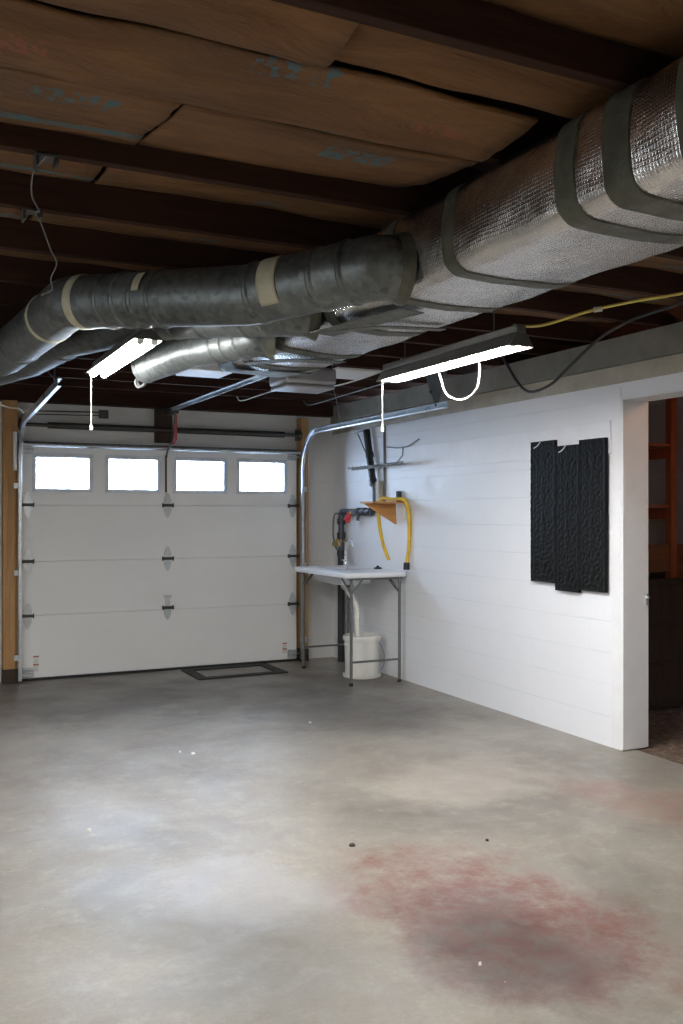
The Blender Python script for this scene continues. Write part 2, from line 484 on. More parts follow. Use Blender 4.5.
# wooden posts beside the garage door, header beam, driveway outside
b = B(); b.box(.868, .992, 8.60, YW - .001, .125, 2.50); o = struct(b.make('trim_5', 'jamb_wood', smooth=False, bevel=.004))
b = B(); b.box(3.722, 3.803, 8.60, YW - .001, .125, 2.47); o = struct(b.make('trim_6', 'jamb_wood', smooth=False, bevel=.004))
b = B(); b.box(.866, .996, 8.598, YW - .001, 0, .125); struct(b.make('trim_7', 'dark_wood', smooth=False, bevel=.003))
b = B(); b.box(3.72, 3.806, 8.598, YW - .001, 0, .125); struct(b.make('trim_8', 'dark_wood', smooth=False, bevel=.003))
b = B(); b.box(XL, XW - .04, 8.64, YW, 2.503, 2.83).box(XL, XS, YW + .002, YW + .2, 2.503, 2.83); struct(b.make('trim_9', 'joist', smooth=False, bevel=.004))
b = B(); b.box(-6, 12, YW + .25, 40, -.16, -.06); struct(b.make('ground', 'asphalt', smooth=False))

# ------------------------------------------------------------------ joists
JY = [-2.75, -2.15, -1.57, -.99, -.42, .15, .72, 1.29, 1.86, 2.43, 3.0, 3.56, 4.13, 4.72, 5.25, 5.78, 6.3, 6.82, 7.32, 7.84, 8.38]
for y in JY:
    b = B(); n = 12
    rings = []
    for i in range(n + 1):
        x = XL + (XS - XL) * i / n
        d = noise.noise(V((x * .7, y * 3, .2))) * .006
        rings.append([(x, y - .021 + d, JB), (x, y + .021 + d, JB), (x, y + .021 + d, 2.83), (x, y - .021 + d, 2.83)])
    b.rings(rings)
    o = b.make('ceiling_joist', 'joist', smooth=False, bevel=.003)
    struct(o)

# solid blocking between a few joists near the door
for i, (x, k) in enumerate(((1.15, 17), (2.0, 18), (2.6, 16))):
    b = B(); b.box(x - .02, x + .02, JY[k] + .028, JY[k + 1] - .028, JB + .02, 2.83)
    struct(b.make('ceiling_beam', 'joist', smooth=False, bevel=.003))

# ------------------------------------------------------------------ kraft faced insulation
def batt(y0, y1, x0, x1, z, sag, label, seed, hump=None, tilt=0.0, group='kraft faced insulation sheets between the joists'):
    b = B(); nx = max(12, int((x1 - x0) * 14)); ny = 18
    top, bot = [], []
    for i in range(nx + 1):
        u = i / nx; x = x0 + (x1 - x0) * u
        rt, rb = [], []
        for j in range(ny + 1):
            v = j / ny
            e = noise.noise(V((x * 2.1, seed, 7))) * .012 + noise.noise(V((x * 9, seed, 3))) * .004
            e2 = noise.noise(V((x * 2.1, seed, 17))) * .012 + noise.noise(V((x * 9, seed, 13))) * .004
            y = (y0 + e) * (1 - v) + (y1 + e2) * v
            zz = z - sag * math.sin(PI * v) + tilt * (v - .5) + noise.noise(V((x * 1.3, y * 3.1, seed))) * .014 + noise.noise(V((x * 4, y * 9, seed + 3))) * .007 + abs(noise.noise(V((x * 2.2 + y, y * 12 - x, seed + 9)))) * .010
            if hump is not None:
                zz -= .02 * math.exp(-((y - hump - noise.noise(V((x * 2, 1, seed))) * .02) / .02) ** 2)
            zz = min(zz, 2.80)
            if hump is not None and abs(y - hump) < .05: zz = min(zz, JB - .018)
            rb.append((x, y, zz))
        bot.append(rb)
    G = [[b.bm.verts.new(p) for p in r] for r in bot]
    for i in range(nx):
        for j in range(ny):
            b.bm.faces.new((G[i][j], G[i][j + 1], G[i + 1][j + 1], G[i + 1][j]))
    o = b.make('insulation_batt', 'kraft')
    md = o.modifiers.new('thick', 'SOLIDIFY'); md.thickness = .012; md.offset = 0
    # local origin in the middle of the sheet so that the print sits along it
    return tag(o, label, 'insulation', group)
batt(1.34, 1.83, -2.4, 4.1, 2.715, .02, 'brown kraft insulation sheet on the ceiling nearest the camera above the duct', 1)
batt(1.895, 2.11, -2.4, .975, 2.645, .012, 'narrow brown kraft insulation strip with a blue stripe beside the wide sheet', 2, tilt=-.03)
batt(1.895, 2.11, .99, 4.1, 2.660, .006, 'narrow brown kraft insulation strip running over the foil duct', 3, tilt=-.03)
batt(2.130, 2.420, -2.4, 1.665, 2.622, .012, 'brown kraft insulation sheet between the long dark gap and the creased seam', 4, tilt=-.02)
batt(2.440, 2.974, -2.4, .700, 2.655, .01, 'brown kraft insulation sheet with a blue stripe on the open side of the cross seam', 5, tilt=.09)
batt(2.440, 2.974, .712, 1.665, 2.655, .01, 'brown kraft insulation sheet between the cross seam and the foil duct', 11, tilt=.09)
batt(3.03, 3.53, -2.4, .66, 2.745, .02, 'dim kraft insulation sheet behind the joist that carries the upper wire clip', 6)
batt(3.03, 3.53, .68, 4.1, 2.745, .02, 'kraft insulation sheet in the bay crossing the foil duct by the yellow cable', 7)
batt(3.59, 4.10, -2.4, .50, 2.745, .02, 'dim kraft insulation sheet in the bay above the lower wire clip', 8)
batt(3.59, 4.10, .52, 4.1, 2.745, .02, 'kraft insulation sheet in the bay over the bend of the large round pipe', 9)
batt(4.16, 4.69, -2.4, 4.1, 2.74, .03, 'crumpled kraft insulation sheet in the bay farthest from the camera', 10)

# ------------------------------------------------------------------ foil-wrapped trunk duct
DX0, DX1, DZ0, DZ1 = 1.68, 2.205, 2.312, 2.612
def duct_ring(y, grow=0.0, n=64, scale=1.0, lift=0.0, bump=True):
    r = .068
    cx, cz = (DX0 + DX1) / 2, (DZ0 + DZ1) / 2
    hx, hz = (DX1 - DX0) / 2 - r, (DZ1 - DZ0) / 2 - r
    pts = []
    per = []
    # corners counted from the lower x, lower z corner
    for (sx, sz, a0) in ((-1, -1, PI), (1, -1, 1.5 * PI), (1, 1, 0), (-1, 1, .5 * PI)):
        for k in range(7):
            a = a0 + k / 6 * PI / 2
            per.append((sx * hx + (r + grow) * math.cos(a), sz * hz + (r + grow) * math.sin(a)))
        nx = {(-1, -1): (1, -1), (1, -1): (1, 1), (1, 1): (-1, 1), (-1, 1): (-1, -1)}[(sx, sz)]
        a1 = a0 + PI / 2
        p0 = (sx * hx + (r + grow) * math.cos(a1), sz * hz + (r + grow) * math.sin(a1))
        p1 = (nx[0] * hx + (r + grow) * math.cos(a1), nx[1] * hz + (r + grow) * math.sin(a1))
        for k in range(1, 9):
            t = k / 9
            x = p0[0] * (1 - t) + p1[0] * t; z = p0[1] * (1 - t) + p1[1] * t
            bul = .010 * math.sin(PI * t)
            per.append((x + math.cos(a1) * bul, z + math.sin(a1) * bul))
    for x, z in per:
        d = 0
        if bump:
            d = noise.noise(V((x * 5, y * 4.0, z * 5))) * .009 + noise.noise(V((x * 14, y * 13, z * 14 + 5))) * .003
        l = math.hypot(x, z)
        pts.append((cx + x * scale * (1 + d / l), y, cz + lift + z * scale * (1 + d / l)))
    return pts
t = thing('foil_duct', 'big rectangular silver foil-wrapped duct under the joists', 'duct', (1.94, 2.0, DZ0))
b = B(); rings = []
cap = []
y = -1.2
while y < 4.95:
    rings.append(duct_ring(y)); y += .035
for k, (dy, s, lf) in enumerate(((0, 1, 0), (.08, .985, .0), (.16, .95, .002), (.23, .89, .006), (.28, .80, .012), (.31, .66, .02), (.33, .45, .03))):
    cap.append(duct_ring(4.95 + dy, scale=s, lift=lf))
b.rings(rings + [cap[0]])
b.make('foil_wrap', 'foil', t, angle=60)
b = B(); b.rings([duct_ring(4.88, .004), duct_ring(4.92, .004)] + cap); b.make('end_cap', 'tape', t, angle=60)
def band(y0, y1, skew, grow=.0045, name='tape_band', mat='tape'):
    b = B(); n = 8; rings = []
    for i in range(n + 1):
        yy = y0 + (y1 - y0) * i / n
        outer = duct_ring(yy, grow)
        rings.append([(p[0], p[1] + skew * (p[0] - DX0) + noise.noise(V((p[0] * 6, p[2] * 6, y0))) * .008, p[2]) for p in outer])
    inner = [[(p[0] + (1.94 - p[0]) * .03, p[1], p[2] + (2.456 - p[2]) * .03) for p in r] for r in (rings[0], rings[-1])]
    b.rings([inner[0]] + rings + [inner[1]], cap=False)
    return b.make(name, mat, t, angle=60)
band(1.52, 1.62, .02)
band(1.78, 1.875, -.06)
band(1.985, 2.065, -.05)
band(2.60, 2.665, -.04)
band(3.01, 3.075, .03)
band(3.55, 3.63, .10)
band(4.18, 4.27, .06)
band(4.66, 4.74, .04)
# a loose tape strip that follows the underside, torn flaps
def strip(path, w, name, normal=(0, 0, -1), mat='tape', th=.004, parent=t):
    b = B(); pts = spline(path, 8); rings = []
    nrm = V(normal)
    for i, p in enumerate(pts):
        a = pts[max(0, i - 1)]; c = pts[min(len(pts) - 1, i + 1)]
        d = (c - a).normalized(); s = d.cross(nrm).normalized() * (w / 2)
        up = s.cross(d).normalized() * th
        j = noise.noise(p * 9) * w * .12
        rings.append([p - s * (1 + j), p + s * (1 - j), p + s * (1 - j) + up, p - s * (1 + j) + up])
    b.rings(rings)
    return b.make(name, mat, parent)
strip([(1.70, 3.70, 2.292), (1.735, 3.50, 2.292), (1.78, 3.30, 2.293), (1.82, 3.12, 2.294)], .13, 'tape_strip')
strip([(1.72, 3.62, 2.290), (1.85, 3.44, 2.289), (2.0, 3.40, 2.291), (2.14, 3.40, 2.296)], .05, 'tape_strip')
strip([(1.70, 4.62, 2.298), (1.82, 4.42, 2.292), (1.98, 4.36, 2.291), (2.13, 4.38, 2.298)], .09, 'tape_strip')
strip([(1.71, 4.98, 2.306), (1.85, 4.84, 2.294), (2.0, 4.82, 2.293), (2.13, 4.86, 2.3)], .10, 'tape_strip')
strip([(2.0, 1.86, 2.300), (2.05, 1.90, 2.288), (2.09, 1.95, 2.27)], .05, 'tape_flap')

# ------------------------------------------------------------------ round pipes that leave the duct
def round_pipe(label, path, r, rfil, collars, tapes=(), joint=True, n=10):
    pts = fillet(path, rfil, 12)
    # densify straight runs
    dense = [pts[0]]
    for a, c in zip(pts, pts[1:]):
        k = max(1, int((c - a).length / .12))
        for i in range(1, k + 1): dense.append(a.lerp(c, i / k))
    L = [0]
    for a, c in zip(dense, dense[1:]): L.append(L[-1] + (c - a).length)
    def at(s):
        s = max(0, min(L[-1], s))
        for i in range(len(L) - 1):
            if L[i + 1] >= s:
                u = (s - L[i]) / max(1e-6, L[i + 1] - L[i])
                return dense[i].lerp(dense[i + 1], u)
        return dense[-1]
    t = thing('round_duct', label, 'duct', tuple(dense[0] - V((0, 0, r))))
    b = B(); b.tube(dense, r, 40)
    b.make('pipe', 'galv_old', t, angle=50)
    for s in collars:
        b = B(); b.tube([at(s - .014), at(s - .007), at(s), at(s + .007), at(s + .014)], [r + .0005, r + .005, r + .0065, r + .005, r + .0005], 40, cap=False)
        b.make('seam_ring', 'galv_old', t, angle=70)
    for s, w, mat in tapes:
        b = B(); m = 6
        b.tube([at(s + w * i / m) for i in range(m + 1)], [r + .0008] + [r + .0045] * (m - 1) + [r + .0008], 40, cap=False)
        b.make('tape_band', mat, t)
    # the taped joint against the duct
    if joint:
        b = B(); b.tube([at(.0), at(.012), at(.03), at(.045)], [r + .016, r + .014, r + .006, r + .001], 40, cap=False)
        b.make('joint_tape', 'tape', t)
    return t, at, L[-1]
P1 = [(1.69, 2.955, 2.40), (1.60, 2.97, 2.40), (1.275, 3.46, 2.368), (.72, 4.30, 2.455), (.60, 5.80, 2.445), (.10, 7.4, 2.45)]
t1, at1, L1 = round_pipe('large grey galvanised round pipe that leaves the foil duct and elbows away', P1, .118, .20,
    [.20, .33, .62, 1.12, 1.22, 1.32, 1.42, 2.75, 3.3], [(1.56, .05, 'tape_pale'), (2.02, .045, 'tape_pale')])
# pale tape patch half round the pipe
def half_patch(at, r, s0, s1, a0, a1, parent, mat):
    b = B(); rings = []; m = 10
    for i in range(7):
        s = s0 + (s1 - s0) * i / 6
        p = at(s); d = (at(s + .01) - at(s - .01)).normalized()
        side = d.cross(V((0, 0, 1))).normalized(); up = side.cross(d)
        rings.append([p + (side * math.cos(a0 + (a1 - a0) * k / m) + up * math.sin(a0 + (a1 - a0) * k / m)) * (r + .004 + .002 * noise.noise(V((s * 20, k, 1)))) for k in range(m + 1)])
    b.rings(rings, cap=False, closed=False)
    o = b.make('tape_patch', mat, parent); md = o.modifiers.new('thick', 'SOLIDIFY'); md.thickness = .002
    return o
for a0 in (PI + .75, ):
    half_patch(at1, .118, .475, .56, PI - 1.2, PI + .75, t1, 'tape_pale')
half_patch(at1, .118, 1.16, 1.20, PI - .9, PI - .1, t1, 'tape_pale')
P2 = [(1.69, 3.74, 2.39), (1.60, 3.76, 2.39), (1.40, 4.05, 2.42), (1.17, 4.60, 2.48), (.90, 5.42, 2.495), (.81, 6.3, 2.50), (.45, 7.6, 2.50)]
t2, at2, L2 = round_pipe('medium galvanised round pipe between the large pipe and the shop light', P2, .105, .3, [.22, .34, .62, .82, .92, 1.02, 2.0], [])
P3 = [(1.69, 4.24, 2.36), (1.60, 4.27, 2.36), (1.425, 4.76, 2.368), (1.275, 5.16, 2.325)]
t3, at3, L3 = round_pipe('short capped galvanised round pipe tilting down beside the shop light', P3, .090, .25, [.16, .27, .36], [])
e = at3(L3); d3 = (at3(L3) - at3(L3 - .02)).normalized()
b = B(); b.tube([e - d3 * .03, e - d3 * .003, e + d3 * .002, e + d3 * .004], [.0915, .0925, .092, .05], 40); b.make('end_cap', 'galv_old', t3)
# a coil of wire hooked under the capped pipe
b = B(); b.tube(spline([(1.275, 5.220, 2.317), (1.260, 5.220, 2.292), (1.235, 5.220, 2.247), (1.250, 5.220, 2.217), (1.280, 5.220, 2.232), (1.290, 5.220, 2.272), (1.280, 5.220, 2.307)], 8), .006, 8)
b.tube(spline([(1.285, 5.230, 2.312), (1.270, 5.230, 2.282), (1.250, 5.230, 2.252), (1.265, 5.230, 2.222), (1.295, 5.230, 2.242), (1.295, 5.230, 2.292)], 8), .006, 8)
tag(b.make('wire_coil', 'pale_wire'), 'small coil of wire hanging under the capped pipe end', 'wire')

# ------------------------------------------------------------------ shop lights
def shop_light(label, cx, y0, y1, z, w, cord, cord_label, hangers, k=1.0, drop=.015):
    t = thing('shop_light', label, 'light', (cx, (y0 + y1) / 2, z))
    h = w / 2
    b = B()   # hood: a folded sheet, seen from above and from the sides
    prof = [(-h, z), (-h * .45, z + .055 * k), (h * .45, z + .055 * k), (h, z), (h - .003, z + .001), (h * .43, z + .050 * k), (-h * .43, z + .050 * k), (-h + .003, z + .001)]
    b.rings([[(cx + u, yy, zz) for u, zz in prof] for yy in (y0, y1)])
    b.make('reflector', 'fixture_white', t, angle=20)
    b = B(); b.rings([[(cx + u * 1.02, yy, zz + .0018) for u, zz in ((-h, z), (-h * .45, z + .055 * k), (h * .45, z + .055 * k), (h, z), (h, z + .002), (h * .45, z + .057 * k), (-h * .45, z + .057 * k), (-h, z + .002))] for yy in (y0 - .001, y1 + .001)])
    b.make('hood', 'fixture_dark', t, angle=20)
    b = B(); b.box(cx - h * .42, cx + h * .42, y0 - .002, y1 + .002, z + .0592 * k, z + .095 * k); b.make('ballast_box', 'fixture_dark', t, bevel=.006)
    for yy in (y0, y1):
        b = B(); b.prism([(cx - h * .98, z + .002), (cx - h * .45, z + .0555 * k), (cx + h * .45, z + .0555 * k), (cx + h * .98, z + .002)], 'y', yy - .004 if yy == y0 else yy, yy if yy == y0 else yy + .004)
        b.make('end_plate', 'fixture_dark', t)
    for sx in (-1, 1):
        b = B(); b.tube([(cx + sx * h * .48, y0 + .03, z + drop), (cx + sx * h * .48, y1 - .03, z + drop)], .0155, 16)
        tb = b.make('tube', 'tube', t)
        for ya, yb in ((y0 + .005, y0 + .03), (y1 - .03, y1 - .005)):
            b = B(); b.tube([(cx + sx * h * .48, ya, z + drop), (cx + sx * h * .48, yb, z + drop)], .0165, 16)
            b.make('tube_socket', 'fixture_white', tb)
    for hx, hy, tx, ty in hangers:
        b = B(); b.tube([(hx, hy, z + .09 * k), (tx, ty, JB)], .004, 6); b.make('hanger_chain', 'steel_dark', t)
    if cord:
        yc = y1 - .02
        b = B(); b.tube([(cx - h * .6, yc, z + .01), (cx - h * .6, yc, z - cord)], .0028, 6); c = b.make('pull_cord', 'white_cable', t)
        b = B(); b.lathe([(.003, 0), (.007, -.005), (.009, -.02), (.011, -.032), (.004, -.036)], (cx - h * .6, yc, z - cord), 12); b.make('pull_knob', 'white_cable', c)
    return t
shop_light('glowing twin-tube shop light hanging by the painted block wall', 2.42, 3.22, 4.42, 2.215, .125, .24, '', ((2.42, 3.42, 2.42, 3.42), (2.42, 4.22, 2.42, 4.22)))
shop_light('glowing twin-tube shop light under the round pipes near the garage door', 1.02, 4.07, 5.20, 2.272, .13, .28, '', ((1.02, 4.22, 1.02, 4.22), (1.02, 5.15, 1.20, 5.25)), .70, -.004)

# ------------------------------------------------------------------ garage door
door = bpy.data.objects.new('door_1', None); COL.objects.link(door); door.location = (2.36, 8.66, 0); door['_o'] = (2.36, 8.66, 0); door['kind'] = 'structure'
door['label'] = 'white sectional garage door with four small windows'
DY0, DY1 = 8.66, 8.712
DXA, DXB = 1.035, 3.695
ZS = [.022, .583, 1.070, 1.578, 2.13]
wins = [(1.119, 1.657), (1.766, 2.293), (2.41, 2.953), (3.05, 3.59)]
WZ0, WZ1 = 1.690, 2.042
for i in range(3):
    b = B(); z0, z1 = ZS[i] + .0008, ZS[i + 1] - .0008
    # tongue edge profile swept along the width
    prof = [(DY0 + .004, z0), (DY0, z0 + .005), (DY0, z1 - .005), (DY0 + .004, z1), (DY1, z1 + .003), (DY1, z0 - .003)]
    b.rings([[(x, p[0], p[1]) for p in prof] for x in (DXA, DXB)])
    b.make('section', 'door', door, angle=25)
b = B()
z0, z1 = ZS[3] + .0006, ZS[4]
xs = [DXA] + [v for w in wins for v in (w[0] + .03, w[1] - .03)] + [DXB]
zs = [z0, WZ0 + .03, WZ1 - .03, z1]
for i in range(len(xs) - 1):
    for j in range(3):
        if j == 1 and i % 2 == 1: continue
        b.box(xs[i], xs[i + 1], DY0, DY1, zs[j], zs[j + 1])
bmesh.ops.remove_doubles(b.bm, verts=b.bm.verts, dist=.0005)
# drop the inner walls between neighbouring boxes
b.bm.verts.index_update(); dup = {}
for f in list(b.bm.faces):
    k = tuple(sorted(v.index for v in f.verts)); dup.setdefault(k, []).append(f)
bmesh.ops.delete(b.bm, geom=[f for fs in dup.values() if len(fs) > 1 for f in fs], context='FACES_ONLY')
top = b.make('section', 'door', door, smooth=False)
for wi, (xa, xb) in enumerate(wins):
    b = B(); f = .036
    def framebar(x0, x1, za, zb, b=b): b.box(x0, x1, DY0 - .012, DY0 + .03, za, zb)
    framebar(xa, xb, WZ0, WZ0 + f); framebar(xa, xb, WZ1 - f, WZ1); framebar(xa, xa + f, WZ0 + f, WZ1 - f); framebar(xb - f, xb, WZ0 + f, WZ1 - f)
    b.make('window_frame', 'door_frame', top, smooth=False, bevel=.006)
    b = B(); b.box(xa + f - .004, xb - f + .004, DY0 + .012, DY0 + .016, WZ0 + f - .004, WZ1 - f + .004)
    b.make('pane', 'pane', top, smooth=False)
# strut along the door's top edge
b = B(); b.tube([(DXA - .03, DY0 - .035, ZS[4] - .012), (DXB + .03, DY0 - .035, ZS[4] - .012)], .021, 16); b.make('roller_shaft', 'galv', door)
b = B(); b.box(DXA - .03, DXA + .03, DY1 + .0005, YW - .0005, 0, 2.15); b.make('side_seal', 'rubber', door)
b = B(); b.box(DXB - .03, DXB + .026, DY1 + .0005, YW - .0005, 0, 2.15); b.make('side_seal', 'rubber', door)
b = B(); b.box(DXA + .031, DXB - .031, DY1 + .0005, YW - .0005, 2.08, 2.15); b.make('top_seal', 'rubber', door)
b = B(); b.box(DXA, DXB, DY0 - .006, DY1, .0, .0235); b.make('bottom_seal', 'rubber', door, bevel=.004)
def hinge(x, z, lock=False, side=0):
    b = B(); y1 = DY0 - .001; y0 = y1 - .007
    for s in (-1, 1):
        if lock and s == 1:
            pts = [(x - .026, z + .012), (x + .026, z + .012), (x + .022, z + .085), (x + .038, z + .10), (x + .038, z + .12), (x - .038, z + .12), (x - .038, z + .10), (x - .022, z + .085)]
        else:
            pts = [(x - .036, z), (x - .036, z + s * .05), (x - .016, z + s * .105), (x, z + s * .12), (x + .016, z + s * .105), (x + .036, z + s * .05), (x + .036, z)]
        b.prism(pts, 'y', y0, y1)
    h = b.make('hinge', 'zinc', door, bevel=.0015)
    b = B(); b.tube([(x - .046, y0 - .008, z), (x + .046, y0 - .008, z)], .013, 12)
    b.tube([(x - .054, y0 - .008, z), (x - .046, y0 - .008, z)], .022, 12); b.tube([(x + .046, y0 - .008, z), (x + .054, y0 - .008, z)], .022, 12)
    if side:
        b.box(x - .02, x + .02, y0 - .03, y0, z - .006, z + .006)
        b.tube([(x, y0 - .03, z), (x + side * .062, y0 - .03, z)], .006, 10)
    b.make('knuckle', 'steel_dark', h)
for z in ZS[1:4]:
    hinge(1.08, z, side=-1); hinge(3.652, z, side=1)
hinge(2.357, ZS[3]); hinge(2.357, ZS[2]); hinge(2.357, ZS[1] + .02, True)
for x, sd in ((1.085, -1), (3.645, 1)):
    for z, hh in ((.035, .085), (2.035, .075)):
        b = B(); b.box(x - .05, x + .05, DY0 - .007, DY0 - .0005, z, z + hh)
        b.box(x - .05, x + .05, DY0 - .035, DY0 - .007, z + hh * .8, z + hh * .86); b.box(x - .05, x + .05, DY0 - .035, DY0 - .007, z + hh * .1, z + hh * .16)
        b.tube([(x - .05 * sd, DY0 - .03, z + hh * .5), (x + sd * .065, DY0 - .03, z + hh * .5)], .008, 10)
        b.make('bracket', 'zinc', door, bevel=.002)
for x, z0, z1 in ((1.153, .075, .225), (3.565, .08, .195)):
    b = B(); b.box(x - .026, x + .026, DY0 - .002, DY0 - .0006, z0, z1)
    s = b.make('warning_sticker', 'label_white', door, smooth=False)
    b = B(); 
    for k in (1.0, .52): b.box(x - .024, x + .024, DY0 - .003, DY0 - .0019, z0 + (z1 - z0) * k - .018, z0 + (z1 - z0) * k - .004)
    b.make('red_heading', 'label_red', s, smooth=False)
    b = B()
    for k in range(9):
        if k == 4: continue
        zz = z0 + .012 + (z1 - z0 - .04) * k / 9
        b.box(x - .02, x + .02 - .012 * random.random(), DY0 - .003, DY0 - .0019, zz, zz + .003)
    b.make('print_lines', 'label_grey', s, smooth=False)

# torsion bar over the door with its centre block and end bearings
t = thing('torsion_shaft', 'dark torsion spring shaft running above the garage door', 'shaft', (2.36, 8.62, 2.28))
b = B(); b.tube([(1.00, 8.63, 2.295), (3.72, 8.63, 2.295)], .016, 16); b.make('shaft', 'steel_dark', t)
b = B()
for xa, xb in ((1.25, 2.24), (2.42, 3.55)):
    n = int((xb - xa) / .009); pts = []; rr = []
    for i in range(n * 2 + 1):
        pts.append((xa + (xb - xa) * i / (n * 2), 8.63, 2.295)); rr.append(.030 if i % 2 else .027)
    b.tube(pts, rr, 16)
b.make('spring', 'steel_dark', t, angle=80)
for x in (1.02, 3.71):
    b = B(); b.box(x - .004, x + .004, 8.60, YW - .002, 2.24, 2.36); b.lathe([(.05, -.012), (.055, 0), (.05, .012)], (0, 0, 0), 20) if False else None
    b.tube([(x - .02, 8.63, 2.295), (x + .02, 8.63, 2.295)], .045, 20); b.make('cable_drum', 'steel_dark', t, bevel=.002)
b = B(); b.box(2.245, 2.41, 8.668, YW - .001, 2.175, 2.498); tag(b.make('anchor_block', 'dark_wood', smooth=False, bevel=.004), 'dark wood block fixed above the middle of the garage door', 'wood block')
b = B(); b.tube([(1.10, 8.60, 2.415), (1.72, 8.60, 2.43)], .006, 8); b.tube([(1.10, 8.60, 2.385), (1.72, 8.60, 2.40)], .005, 8)
b.box(1.70, 1.78, 8.57, 8.615, 2.375, 2.45)
tag(b.make('conduit', 'steel_dark'), 'thin twin rods against the wall over the first door window', 'conduit')

# door tracks
def track(label, x, y_end, z_h, z_end, inner):
    t = thing('door_track', label, 'door track', (x, 8.58, 0))
    path = [(8.585, .02), (8.585, .6), (8.585, 1.2), (8.585, 1.93)]
    r = z_h - 1.93
    for k in range(1, 13):
        a = k / 12 * PI / 2
        path.append((8.585 - r * (1 - math.cos(a)), 1.93 + r * math.sin(a)))
    path += [(8.585 - r - (8.585 - r - y_end) * k / 4, z_h + (z_end - z_h) * k / 4) for k in range(1, 5)]
    s = inner
    prof = [(-.012 * s, -.026), (.014 * s, -.026), (.018 * s, -.018), (.014 * s, -.022), (-.009 * s, -.022), (-.009 * s, .022), (.014 * s, .022), (.018 * s, .018), (.014 * s, .026), (-.012 * s, .026)]
    b = B(); b.sweep_yz(x, path, prof); b.make('rail', 'galv', t, angle=30)
    # wall angle behind the upright
    b = B(); b.box(x - .03 * s - .002, x - .03 * s + .002, 8.585, 8.655, .02, 2.2); b.box(x - .03 * s - .002, x - .012 * s if s > 0 else x + .03, 8.60, 8.604, .02, 2.2) if False else None
    b.make('wall_angle', 'steel_dark', t)
    return t
tl = track('galvanised door track by the wood post nearest the large pipes', 1.005, 6.42, 2.30, 2.385, 1)
tr = track('galvanised door track curving along the painted block wall', 3.728, 5.88, 2.315, 2.318, -1)
for tt, x in ((tl, .985), (tr, 3.74)):
    for z in (.20, .95, 1.72):
        b = B(); b.box(x - .03, x + .03, 8.57, 8.599, z, z + .05); b.make('jamb_bracket', 'zinc', tt, bevel=.002)
# pale guard on the first track's upper part
b = B(); b.tube([(.965, 8.57, 1.88), (.965, 8.57, 2.22)], .017, 12); b.make('sleeve', 'white_paint', tl)
# hangers
b = B(); b.box(.985, .989, 6.46, 6.54, 2.40, JB); b.make('hanger', 'steel_dark', tl)
b = B(); b.tube([(.987, 6.52, 2.42), (.93, 6.90, JB - .01)], .005, 6); b.make('hanger_brace', 'steel_dark', tl)
b = B()
b.prism([(6.02, 2.34), (6.07, 2.34), (6.19, 2.54), (6.24, JB - .002), (5.86, JB - .002), (5.93, 2.53)], 'x', 3.742, 3.746)
b.tube([(3.742, 6.045, 2.32), (3.742, 6.045, 2.36)], .012, 10); b.tube([(3.73, 6.12, 2.44), (3.75, 6.12, 2.44)], .011, 10)
b.make('hanger', 'steel_dark', tr)

# opener with its rail, arm and red release cord
t = thing('door_opener', 'grey garage door opener behind the end of the foil duct', 'opener', (2.37, 5.75, 2.32))
b = B(); b.box(2.27, 2.64, 5.50, 5.80, 2.345, 2.46); b.make('motor_case', 'opener_grey', t, bevel=.025, seg=3)
b = B(); b.box(2.28, 2.63, 5.51, 5.79, 2.322, 2.347); b.make('light_lens', 'opener_grey', t, bevel=.008)
for x in (2.26, 2.56):
    b = B(); b.box(x - .012, x + .012, 5.75, 5.753, 2.45, JB); b.make('hanger', 'steel_dark', t)
b = B(); b.box(2.352, 2.388, 5.78, 8.60, 2.492, 2.497); b.box(2.367, 2.373, 5.78, 8.60, 2.462, 2.493); b.make('rail', 'galv', t, smooth=False)
b = B(); b.box(2.34, 2.40, 8.55, 8.667, 2.44, 2.499); b.make('header_bracket', 'steel_dark', t, bevel=.003)
b = B(); b.box(2.352, 2.388, 8.38, 8.52, 2.43, 2.462); b.make('trolley', 'steel_dark', t, bevel=.004)
b = B(); b.tube(spline([(2.37, 8.45, 2.44), (2.372, 8.50, 2.30), (2.372, 8.54, 2.19), (2.345, 8.60, 2.10), (2.338, 8.638, 2.03)], 6), .010, 8)
b.box(2.330, 2.346, 8.640, 8.650, 1.70, 2.05); b.make('door_arm', 'steel_dark', t)
b = B(); b.box(2.376, 2.397, 8.47, 8.49, 2.19, 2.43); b.tube([(2.386, 8.48, 2.20), (2.378, 8.49, 2.165), (2.36, 8.50, 2.155)], .011, 8); b.make('release_cord', 'red_cord', t)

b = B(); b.tube(spline([(2.84, 6.0, JB - .01), (2.845, 6.0, 2.42), (2.87, 6.0, 2.33), (2.90, 6.0, 2.17)], 6), .0022, 6)
tag(b.make('thin_cord', 'pale_wire'), 'thin pale cord dangling from the joists beside the opener', 'cord')

# floor frame in front of the door
b = B(); fx0, fx1, fy0, fy1, w = 2.47, 3.34, 8.03, 8.60, .085
b.box(fx0, fx1, fy0, fy0 + w, 0.0005, .012); b.box(fx0, fx1, fy1 - w, fy1, 0.0005, .012); b.box(fx0, fx0 + w * 1.15, fy0 + w, fy1 - w, 0.0005, .012); b.box(fx1 - w * 1.15, fx1, fy0 + w, fy1 - w, 0.0005, .012)
tag(b.make('floor_frame', 'rubber', smooth=False), 'flat black rectangular frame on the floor against the garage door', 'frame')

